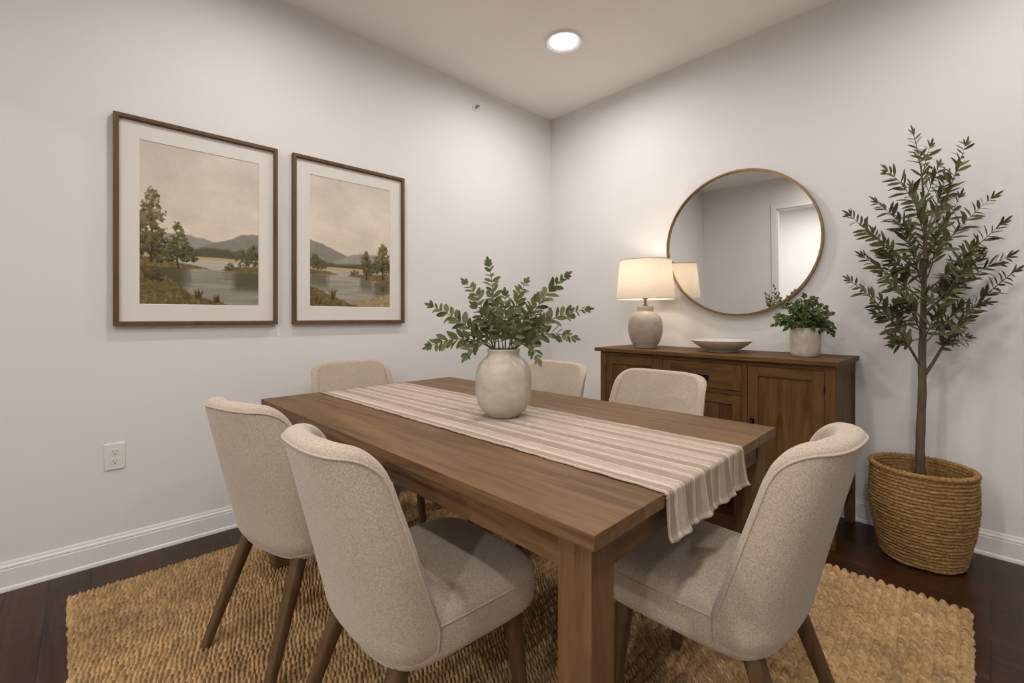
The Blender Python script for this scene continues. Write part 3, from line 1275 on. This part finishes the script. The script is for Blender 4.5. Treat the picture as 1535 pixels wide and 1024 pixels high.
def panel_door(x0, x1, z0, z1, name, hx, hz, hinge):
    g = .0022
    x0, x1, z0, z1 = x0 + g, x1 - g, z0 + g, z1 - g
    sw = .052
    o = sbx(MB(), x0 + sw - .004, SY0 + .013, z0 + sw - .004, x1 - sw + .004, SY0 + .019, z1 - sw + .004).build(name, M['side_z'], sb)
    for a in (x0, x1 - sw):
        sbx(MB(), a, SY0 + .004, z0, a + sw, SY0 + .022, z1).build('stile', M['side_z'], o, bevel=.0014)
    for a in (z0, z1 - sw):
        sbx(MB(), x0 + sw, SY0 + .004, a, x1 - sw, SY0 + .022, a + sw).build('rail', M['side_x'], o, bevel=.0014)
    # black drop pull
    h = MB()
    hx_, hy_ = hx - ox, SY0 + .004 - oy
    h.box(hx_ - .011, hy_ - .004, hz - .028, hx_ + .011, hy_, hz + .02)
    h.lathe([(.0, 0), (.0065, .002), (.0075, .01), (.004, .018), (0, .02)], 14, (hx_, hy_ - .012, hz + .012))
    h.lathe([(.0, 0), (.010, .006), (.011, .016), (.006, .034), (.004, .042), (0, .044)], 16, (hx_, hy_ - .013, hz - .03))
    h.build('handle', M['black'], o, 50)
    for zz in (z0 + .09, z1 - .11):
        hxx = (x1 + .001) if hinge > 0 else (x0 - .001)
        MB().lathe([(.0, 0), (.0035, .001), (.0035, .041), (0, .042)], 10, (hxx - ox, SY0 + .002 - oy, zz)).build('hinge', M['black'], o, 50)
    return o


panel_door(D[0], D[1], BZ + .03, ZT, 'door', D[1] - .03, .56, -1)
panel_door(D[4], D[5], BZ + .03, ZT, 'door', D[4] + .026, .56, 1)
panel_door(D[2], D[3], BZ + .03, ZD - .022, 'door', D[3] - .026, .47, -1)
dw = MB()
sbx(dw, D[2] + .002, SY0 + .004, ZD + .002, D[3] - .002, SY0 + .022, ZT - .002)
dwo = dw.build('drawer', M['side_x'], sb, bevel=.0015)
for a, c in ((D[2] + .004, D[2] + .054), (D[3] - .054, D[3] - .004)):
    sbx(MB(), a, SY0 + .0025, ZD + .004, c, SY0 + .006, ZT - .004).build('end_strip', M['side_z'], dwo, bevel=.0012)
hp = MB()
hx0, hz0 = (D[2] + D[3]) / 2 - ox, (ZD + ZT) / 2 - .028
rows = []
for k in range(9):
    a = PI * k / 8
    rows.append([(hx0 + .045 * math.cos(t * PI / 12), SY0 + .003 - oy - .022 * math.sin(a / 2) , hz0 + .022 * math.cos(a / 2) * math.sin(t * PI / 12)) for t in range(13)])
hp.grid(rows)
hp.box(hx0 - .05, SY0 + .0 - oy, hz0 - .003, hx0 + .05, SY0 + .004 - oy, hz0 + .03)
hp.build('cup_pull', M['black'], dwo, 50)

# ------------------------------------------------------------------ round mirror
MR = .471
mi = empty('round_mirror', (-1.127, YB - .046, 1.607))
tag(mi, 'large round mirror in a thin brass frame on the back wall', 'mirror')
mi.rotation_euler = (math.radians(1.5), 0, math.radians(3.0))


def ylathe(prof, n=96, closed=False):
    b = MB().lathe(prof, n, closed=closed)
    b.v = [(x, -z, y) for x, y, z in b.v]
    return b


ylathe([(MR, -.012), (MR, .014), (MR - .002, .017), (MR - .011, .017), (MR - .013, .015), (MR - .013, -.012)], 160, True).build('frame', M['brass'], mi, 40)
ylathe([(0, .004), (MR - .012, .004), (MR - .012, -.010), (0, -.010)], 128).build('mirror_glass', M['mirror'], mi, 30)

# ------------------------------------------------------------------ table lamp
LX, LY = -1.645, 2.815
lp = empty('table_lamp', (LX, LY, SZ))
tag(lp, 'lit table lamp with grey ceramic base and cream drum shade', 'table lamp')
prof = [(0, 0), (.070, 0), (.074, .004), (.075, .012), (.088, .03), (.103, .06), (.113, .10), (.1165, .14), (.1145, .178), (.105, .208), (.088, .232),
        (.068, .247), (.058, .254), (.055, .262), (.0565, .283), (.054, .288), (.0, .288)]
MB().lathe(prof, 72).build('base', M['lampbase'], lp, 50)
MB().lathe([(0, .285), (.014, .286), (.014, .30), (.009, .304), (.009, .335), (.016, .338), (.016, .37), (0, .372)], 24).build('stem', M['brass'], lp, 50)
S0, S1, R0, R1 = .337, .607, .196, .173
MB().lathe([(R0, S0), (R1, S1), (R1 - .002, S1), (R0 - .002, S0)], 96, closed=True).build('lamp_shade', M['shade'], lp, 60)
M['binding'] = plain('shade_binding', (.7, .62, .52), .9)
MB().lathe([(R0 + .0008, S0), (R0 + .0003, S0 + .006), (R0 - .003, S0 + .006), (R0 - .003, S0)], 96, closed=True).build('shade_binding', M['binding'], lp, 60)
MB().lathe([(R1 + .0003, S1 - .006), (R1 + .0008, S1), (R1 - .003, S1), (R1 - .003, S1 - .006)], 96, closed=True).build('shade_binding', M['binding'], lp, 60)
hr = MB()
for k in range(3):
    a = 2 * PI * k / 3
    hr.tube([(0, 0, S1 - .008), (R1 * math.cos(a), R1 * math.sin(a), S1 - .004)], .002, 6)
hr.tube([(0, 0, .37), (.05, 0, .44), (.045, 0, .56), (0, 0, S1 - .008)], .002, 6)
hr.tube([(0, 0, .37), (-.05, 0, .44), (-.045, 0, .56), (0, 0, S1 - .008)], .002, 6)
hr.build('harp', M['brass'], lp, 179)
MB().lathe([(0, S1 - .012), (.007, S1 - .01), (.006, S1), (.010, S1 + .004), (.012, S1 + .012), (.008, S1 + .02), (0, S1 + .022)], 20).build('finial', M['brass'], lp, 179)
MB().lathe([(0, .372), (.013, .374), (.014, .39), (.027, .425), (.028, .445), (.018, .468), (0, .475)], 24).build('bulb', M['bulb'], lp, 179)
ld = bpy.data.lights.new('lamp_light', 'POINT')
ld.energy = LAMP_W
ld.color = (1, .86, .72)
ld.shadow_soft_size = .04
lo = bpy.data.objects.new('lamp_light', ld)
COL.objects.link(lo)
lo.parent = lp
lo.location = (0, 0, .50)

# ------------------------------------------------------------------ bowl
bo = MB().lathe([(0, .004), (.07, .004), (.072, 0), (.078, 0), (.08, .006), (.115, .022), (.15, .045), (.172, .066), (.1735, .070), (.171, .0715), (.166, .068),
                 (.14, .046), (.105, .027), (.06, .015), (0, .013)], 80)
bw = bo.build('shallow_bowl', M['bowl'], None, 50, loc=(-1.143, 2.85, SZ))
tag(bw, 'wide shallow off-white bowl in the middle of the sideboard', 'bowl')


# ------------------------------------------------------------------ leaves
def leaf(b, base, d, nrm, L, W, curl=.15, shape='oval'):
    d = d.normalized()
    s = d.cross(nrm)
    if s.length < 1e-4:
        s = d.orthogonal()
    s.normalize()
    n = s.cross(d).normalized()
    ts = [0, .12, .32, .56, .8, .94, 1]
    ws = {'oval': [.08, .45, .88, 1, .74, .36, .02], 'lance': [.12, .5, .9, 1, .7, .33, .03], 'round': [.2, .75, 1.05, 1, .82, .5, .1]}[shape]
    vs, fs = [], []
    for t, w in zip(ts, ws):
        c = base + d * (L * t) - n * (curl * L * t * t)
        h = W * .5 * w
        vs += [c - s * h + n * h * .35, c, c + s * h + n * h * .35]
    for k in range(len(ts) - 1):
        a = k * 3
        fs += [(a, a + 1, a + 4, a + 3), (a + 1, a + 2, a + 5, a + 4)]
    b.add(vs, fs)


def rnd(a=1.0):
    return Vector((random.uniform(-a, a), random.uniform(-a, a), random.uniform(-a, a)))


def bez(p0, p1, p2, n):
    return [p0 * (1 - t) ** 2 + p1 * 2 * t * (1 - t) + p2 * t * t for t in [i / (n - 1) for i in range(n)]]


def resample(path, step):
    out, acc = [], 0.0
    for a, c in zip(path[:-1], path[1:]):
        L = (c - a).length
        t = step - acc
        while t <= L:
            out.append((a.lerp(c, t / L), (c - a).normalized()))
            t += step
        acc = (acc + L) % step
    return out


def leafy(lb, path, step, L, W, start=.2, shape='oval', spread=.9, pair=True, view=None, jitter=.2, tip=True):
    pts = resample(path, step)
    n = len(pts)
    view = view or Vector((-_F.x, -_F.y, .25))
    flip = 1
    for k, (p, d) in enumerate(pts):
        t = k / max(1, n - 1)
        if t < start:
            continue
        side = d.cross(view).normalized()
        size = (.75 + .5 * math.sin(PI * min(1, .15 + t * .8))) * random.uniform(.8, 1.12)
        if t > .85:
            size *= .8
        for sg in ((1, -1) if pair else (flip,)):
            roll = random.uniform(-1.0, 1.0)
            sd = side * math.cos(roll) + view * math.sin(roll) * .8
            dr = d * random.uniform(.55, .95) + sd * sg * spread + rnd(jitter)
            leaf(lb, p, dr, view + rnd(.7) + Vector((0, 0, .5)), L * size, W * size * random.uniform(.85, 1.1), random.uniform(-.05, .25), shape)
        flip = -flip
    if tip:
        p, d = path[-1], (path[-1] - path[-2]).normalized()
        leaf(lb, p, d + rnd(.15), view, L * .8, W * .75, .05, shape)
        for sg in (1, -1):
            leaf(lb, p - d * .006, d + d.cross(view).normalized() * sg * .55, view, L * .68, W * .65, .05, shape)


# ------------------------------------------------------------------ vase on the table with leafy stems
VX, VY, VZ = -1.232, 1.112, TZ + .0042
va = empty('ceramic_vase', (VX, VY, VZ))
tag(va, 'rounded off-white ceramic vase standing on the striped table runner', 'vase')
vp = [(0, 0), (.052, 0), (.057, .003), (.062, .010), (.080, .024), (.0945, .046), (.1015, .075), (.1035, .105), (.1035, .138), (.101, .165), (.0935, .189),
      (.080, .206), (.068, .216), (.0605, .224), (.058, .232), (.060, .240), (.0625, .244), (.061, .2475), (.057, .2475), (.053, .240), (.052, .228), (.062, .21), (.088, .185),
      (.095, .13), (.09, .07), (.06, .02), (0, .014)]
MB().lathe(vp, 96, rfun=lambda a, t: 1 + .012 * math.sin(a * 9 + 1.2 * math.sin(a * 2)) * max(0, 1 - abs(t - .42) * 8) + .004 * math.sin(a * 3)).build('body', M['vase'], va, 60)

DV = VX * _F.x + VY * _F.y


def vz(x, y):
    return (620 + x * .3127, 370 + y * .3127)


STEMS = [  # mid, tip (in the zoomed photo), depth offset at tip, label
    ((388, 290), (358, 78), .02, 'tallest leafy stem in the vase, rising straight up left of centre'),
    ((330, 300), (245, 168), .05, 'leafy stem in the vase leaning up-left, just left of the tallest one'),
    ((240, 370), (96, 285), -.03, 'long leafy stem in the vase arching far out to the upper left'),
    ((255, 440), (92, 470), -.06, 'leafy stem in the vase reaching low and level to the left'),
    ((480, 330), (540, 165), .06, 'short upright leafy stem in the vase, just right of centre'),
    ((600, 280), (732, 140), .01, 'tall leafy stem in the vase slanting to the upper right'),
    ((640, 360), (822, 302), -.02, 'longest leafy stem in the vase reaching out to the right edge'),
    ((610, 420), (750, 432), -.07, 'leafy stem in the vase reaching low and level to the right'),
    ((545, 455), (588, 530), -.09, 'short leafy stem drooping over the right of the vase rim'),
    ((330, 450), (262, 512), -.08, 'short leafy stem drooping over the left of the vase rim'),
    ((440, 380), (440, 235), -.08, None),
    ((505, 400), (580, 255), -.06, None),
    ((370, 400), (300, 290), -.07, None),
    ((470, 420), (510, 300), .10, None),
    ((400, 420), (360, 230), .10, None),
    ((425, 450), (395, 370), -.12, None),
    ((470, 450), (500, 385), -.13, None),
    ((350, 430), (285, 390), .07, None),
    ((550, 420), (650, 330), .08, None),
]
random.seed(21)
FW3 = Vector((_F.x, _F.y, 0))
for k, (mid, tip, dd, lb) in enumerate(STEMS):
    pm = on_depth(*vz(*mid), DV) + FW3 * dd * .45
    ptp = on_depth(*vz(*tip), DV) + FW3 * dd
    a = random.uniform(0, 2 * PI)
    root = Vector((VX + .02 * math.cos(a), VY + .02 * math.sin(a), VZ + .05))
    dirv = (pm - Vector((VX, VY, VZ + .24)))
    dirv.z = 0
    if dirv.length > 1e-4:
        dirv = dirv.normalized() * min(.04, dirv.length)
    neck = Vector((VX, VY, VZ + .243)) + dirv
    ctl = pm * 2 - (neck + ptp) / 2
    path = [root, root.lerp(neck, .5)] + bez(neck, ctl, ptp, 18)
    e = empty('leafy_stem', (VX, VY, VZ))
    o_ = Vector((VX, VY, VZ))
    path = [p - o_ for p in path]
    MB().tube(path, [.0028 - .0019 * i / (len(path) - 1) for i in range(len(path))], 6).build('stem', M['stem'], e, 179)
    lf = MB()
    leafy(lf, path[2:], .0195, .038, .0165, .14 if k < 10 else .1, 'oval', .95)
    lf.build('leaves', M['leaf'], e, 179)
    tag(e, lb or 'short leafy stem in the dense middle of the table vase bunch', 'leafy stem', 'leafy stems in the vase')

# ------------------------------------------------------------------ small potted plant on the sideboard
PX_, PY_ = -.694, 2.85
pp = empty('potted_plant', (PX_, PY_, SZ))
tag(pp, 'small bushy green plant in a whitewashed pot on the sideboard', 'potted plant')
MB().lathe([(0, 0), (.060, 0), (.064, .003), (.069, .02), (.0725, .05), (.0735, .10), (.0735, .152), (.072, .156), (.067, .156), (.065, .15), (.065, .12), (0, .12)], 72).build('pot', M['pot'], pp, 50)
MB().lathe([(0.0, .122), (.065, .122), (.066, .136), (.04, .141), (0, .143)], 40).build('soil', M['soil'], pp, 60)
random.seed(5)
fo, stm = MB(), MB()
HP = [(-.165, .02, .165), (-.14, .0, .20), (-.10, .03, .27), (-.06, -.02, .29), (0, .0, .30), (.05, .02, .315), (.10, -.02, .27), (.15, .0, .235), (.16, .02, .18), (.13, -.03, .12),
      (-.13, -.03, .145), (-.06, -.07, .25), (.03, -.08, .26), (.08, .07, .29), (-.04, .08, .30), (-.11, .07, .22), (.12, .06, .19), (-.02, -.1, .19), (.06, -.1, .17), (.0, -.04, .27), (.09, -.09, .13), (-.07, -.09, .16)]
for hx_, hd_, hz_ in HP:
    tip = Vector((_R.x * hx_ + _F.x * hd_, _R.y * hx_ + _F.y * hd_, hz_ + random.uniform(-.012, .012)))
    r0 = Vector((tip.x * .18, tip.y * .18, .135))
    path = bez(r0, Vector((tip.x * .45, tip.y * .45, max(tip.z + .02, .2))), tip, 12)
    stm.tube(path, .0013, 5)
    leafy(fo, path, .0105, .0185, .0145, .1, 'round', .9, jitter=.45)
    for q in range(3):
        i = random.randint(4, 9)
        p = path[i]
        t2 = p + Vector((tip.x, tip.y, 0)).normalized() * .02 + rnd(.04)
        sub = bez(p, p.lerp(t2, .5) + Vector((0, 0, .012)), t2, 7)
        stm.tube(sub, .0009, 4)
        leafy(fo, sub, .0105, .0165, .0125, .1, 'round', .9, jitter=.45)
stm.build('stems', M['stem'], pp, 179)
fo.build('foliage', M['herb'], pp, 179)

# ------------------------------------------------------------------ olive tree in a woven basket
BX, BY = -.222, 2.835
ol = empty('potted_tree', (BX, BY, 0))
tag(ol, 'tall slender green tree in a round woven basket planter, right of the sideboard', 'potted tree')
ob = Vector((BX, BY, 0))


def basket():
    rows = 27
    zt = .425
    prof = []
    for k in range(rows):
        for q in range(6):
            t = (k + q / 6) / rows
            z = .006 + t * (zt - .006)
            R = .148 + .047 * math.sin(min(1, t * 1.25) * PI / 2) - .008 * max(0, t - .6) / .4
            a = q / 6
            prof.append((R + .0065 * (math.sin(PI * a) ** .7) - .003, z, k, a))
    n = 150
    out = []
    rs = np.random.RandomState(8)
    jit = rs.rand(rows) * 6
    wb = rs.rand(rows) * 6
    for R, z, k, a in prof:
        r = []
        for i in range(n):
            th = 2 * PI * i / n
            tw = .0016 * math.sin(th * 42 + jit[k] + a * 2.2) * math.sin(PI * a) + .0014 * math.sin(th * 5 + wb[k])
            zz = z + .0022 * math.sin(th * 7 + wb[k]) * .6 + .0014 * math.sin(th * 17 + jit[k]) * math.sin(PI * a)
            r.append(((R + tw) * math.cos(th), (R + tw) * math.sin(th), max(.001, zz)))
        out.append(r)
    # inside wall
    for k in range(40):
        t = 1 - k / 39 * .5
        z = t * zt
        R = .148 + .047 * math.sin(min(1, t * 1.25) * PI / 2) - .008 * max(0, t - .6) / .4 - .012 - .005 * abs(math.sin(t * rows * PI))
        out.append([(R * math.cos(2 * PI * i / n), R * math.sin(2 * PI * i / n), z) for i in range(n)])
    b = MB().grid(out, wrap=True)
    b.f.append(tuple(range(n)))
    b.build('basket', M['rush'], ol, 179)
    ringp = []
    rim = MB()
    m = 220
    for i in range(m + 1):
        th = 2 * PI * i / m
        ringp.append((.184 * math.cos(th), .184 * math.sin(th), zt + .003))
    rr = [.0115 + .0016 * math.sin(i * 2 * PI / m * 55) for i in range(m + 1)]
    rim.tube(ringp, rr, 12, caps=False)
    rim.build('rim', M['rush'], ol, 179)
    so = MB()
    rws = []
    for k in range(8):
        R = .176 * k / 7
        rws.append([(R * math.cos(2 * PI * i / 48), R * math.sin(2 * PI * i / 48), .335 + .012 * math.sin(i * 1.7 + k * 2.1) * (k > 0) * .4) for i in range(48)])
    so.grid(rws, wrap=True)
    so.build('soil', M['soil'], ol, 179)


basket()
random.seed(33)
DT = BX * _F.x + BY * _F.y


def tz(x, y, dd=0.0):
    px_, py_ = 1240 + x * .3806, 170 + y * .3806
    dep = min(DT + dd, 2.985 / (_F.y + _R.y * (px_ - CX) / FPX))
    return on_depth(px_, py_, dep) - ob


trunk_px = [(370, 1420), (366, 1320), (374, 1100), (374, 960), (378, 800), (382, 640), (386, 500), (380, 380), (374, 260), (362, 180), (346, 105), (338, 78)]
tp = [tz(*p) for p in trunk_px]
# smooth the trunk line
tpath = []
for i in range(len(tp) - 1):
    p0, p1, p2, p3 = tp[max(0, i - 1)], tp[i], tp[i + 1], tp[min(len(tp) - 1, i + 2)]
    for s_ in range(6):
        t = s_ / 6
        tpath.append(.5 * ((2 * p1) + (p2 - p0) * t + (2 * p0 - 5 * p1 + 4 * p2 - p3) * t * t + (3 * p1 - p0 - 3 * p2 + p3) * t ** 3))
tpath.append(tp[-1])
nT = len(tpath)


def trad(t):
    return max(.0016, .0185 * (1 - t * .8) if t < .3 else .0185 * .76 * (1 - (t - .3) / .7) ** 1.5)


trm = MB().tube(tpath, [trad(i / (nT - 1)) + (.0009 * math.sin(i * 1.7)) * (1 - i / nT) for i in range(nT)], 14)
BR = [  # start, control, tip in the zoomed photo, depth
    ((372, 1000), (325, 930), (255, 770), (88, 658), -.06, .0065),
    ((376, 1040), (450, 950), (480, 820), (738, 622), -.05, .008),
    ((385, 800), (420, 740), (600, 610), (712, 565), .08, .004),
    ((382, 740), (330, 700), (250, 640), (140, 562), .08, .004),
    ((384, 640), (340, 600), (190, 500), (92, 402), -.03, .0045),
    ((392, 700), (470, 640), (590, 520), (690, 432), -.04, .0045),
    ((390, 600), (440, 540), (560, 400), (650, 332), .06, .0035),
    ((384, 540), (340, 480), (270, 410), (195, 350), .06, .0035),
    ((386, 480), (430, 420), (490, 290), (545, 125), -.03, .004),
    ((382, 420), (350, 360), (300, 270), (235, 225), -.02, .003),
    ((380, 350), (400, 310), (420, 250), (440, 205), .04, .0025),
    ((374, 250), (382, 215), (392, 165), (405, 128), .02, .002),
    ((376, 880), (340, 900), (310, 905), (262, 880), .05, .0025),
    ((436, 940), (460, 900), (475, 900), (490, 897), -.09, .002),
    ((390, 900), (430, 860), (500, 760), (620, 745), .08, .003),
    ((376, 860), (320, 830), (260, 810), (190, 785), .09, .003),
    ((386, 560), (420, 520), (470, 450), (520, 330), .09, .003),
    ((384, 600), (330, 540), (300, 480), (265, 390), .09, .003),
    ((386, 680), (300, 620), (240, 560), (180, 470), .05, .003),
    ((388, 760), (470, 700), (540, 640), (600, 560), .05, .003),
    ((382, 820), (330, 760), (280, 700), (215, 640), -.09, .003),
    ((386, 780), (440, 740), (500, 690), (560, 540), -.1, .003),
    ((388, 500), (370, 440), (350, 380), (330, 290), -.09, .0025),
    ((388, 460), (420, 400), (440, 340), (470, 250), .07, .0025),
    ((384, 700), (360, 640), (330, 560), (320, 440), -.11, .003),
    ((386, 660), (420, 600), (430, 520), (430, 400), -.11, .003),
    ((382, 900), (400, 840), (430, 780), (470, 720), -.1, .003),
    ((380, 880), (350, 820), (320, 770), (300, 690), -.1, .003),
]
lf, brm = MB(), MB()
for s, c1, c2, tip, dd, r in BR:
    p0, p1, p2, p3 = tz(*s), tz(*c1, dd * .3), tz(*c2, dd * .7), tz(*tip, dd)
    path = [p0 * (1 - t) ** 3 + p1 * 3 * t * (1 - t) ** 2 + p2 * 3 * t * t * (1 - t) + p3 * t ** 3 for t in [i / 19 for i in range(20)]]
    brm.tube(path, [r * (1 - .8 * i / 19) for i in range(20)], 7)
    leafy(lf, path, .021, .056, .0152, .2, 'lance', .95, jitter=.26)
    for q in range(2 if tip[1] > 420 else 0):
        i = random.randint(5, 13)
        p = path[i]
        d = (path[i + 1] - p).normalized()
        e2 = p + (d * .6 + rnd(.75) + Vector((0, 0, .35))).normalized() * random.uniform(.06, .11)
        w2 = e2 + ob
        lim = 3.03 - w2.y
        if lim < 0:
            e2.y += lim
        sub = bez(p, p.lerp(e2, .5) + d * .012, e2, 8)
        brm.tube(sub, [.0014 * (1 - .6 * z / 7) for z in range(8)], 5)
        leafy(lf, sub, .021, .052, .0125, .15, 'lance', .95, jitter=.3)
leafy(lf, tpath[int(nT * .42):], .022, .052, .0135, .02, 'lance', .8, jitter=.25)
trm.build('trunk', M['bark'], ol, 179)
brm.build('branches', M['bark'], ol, 179)
lf.build('foliage', M['olive'], ol, 179)
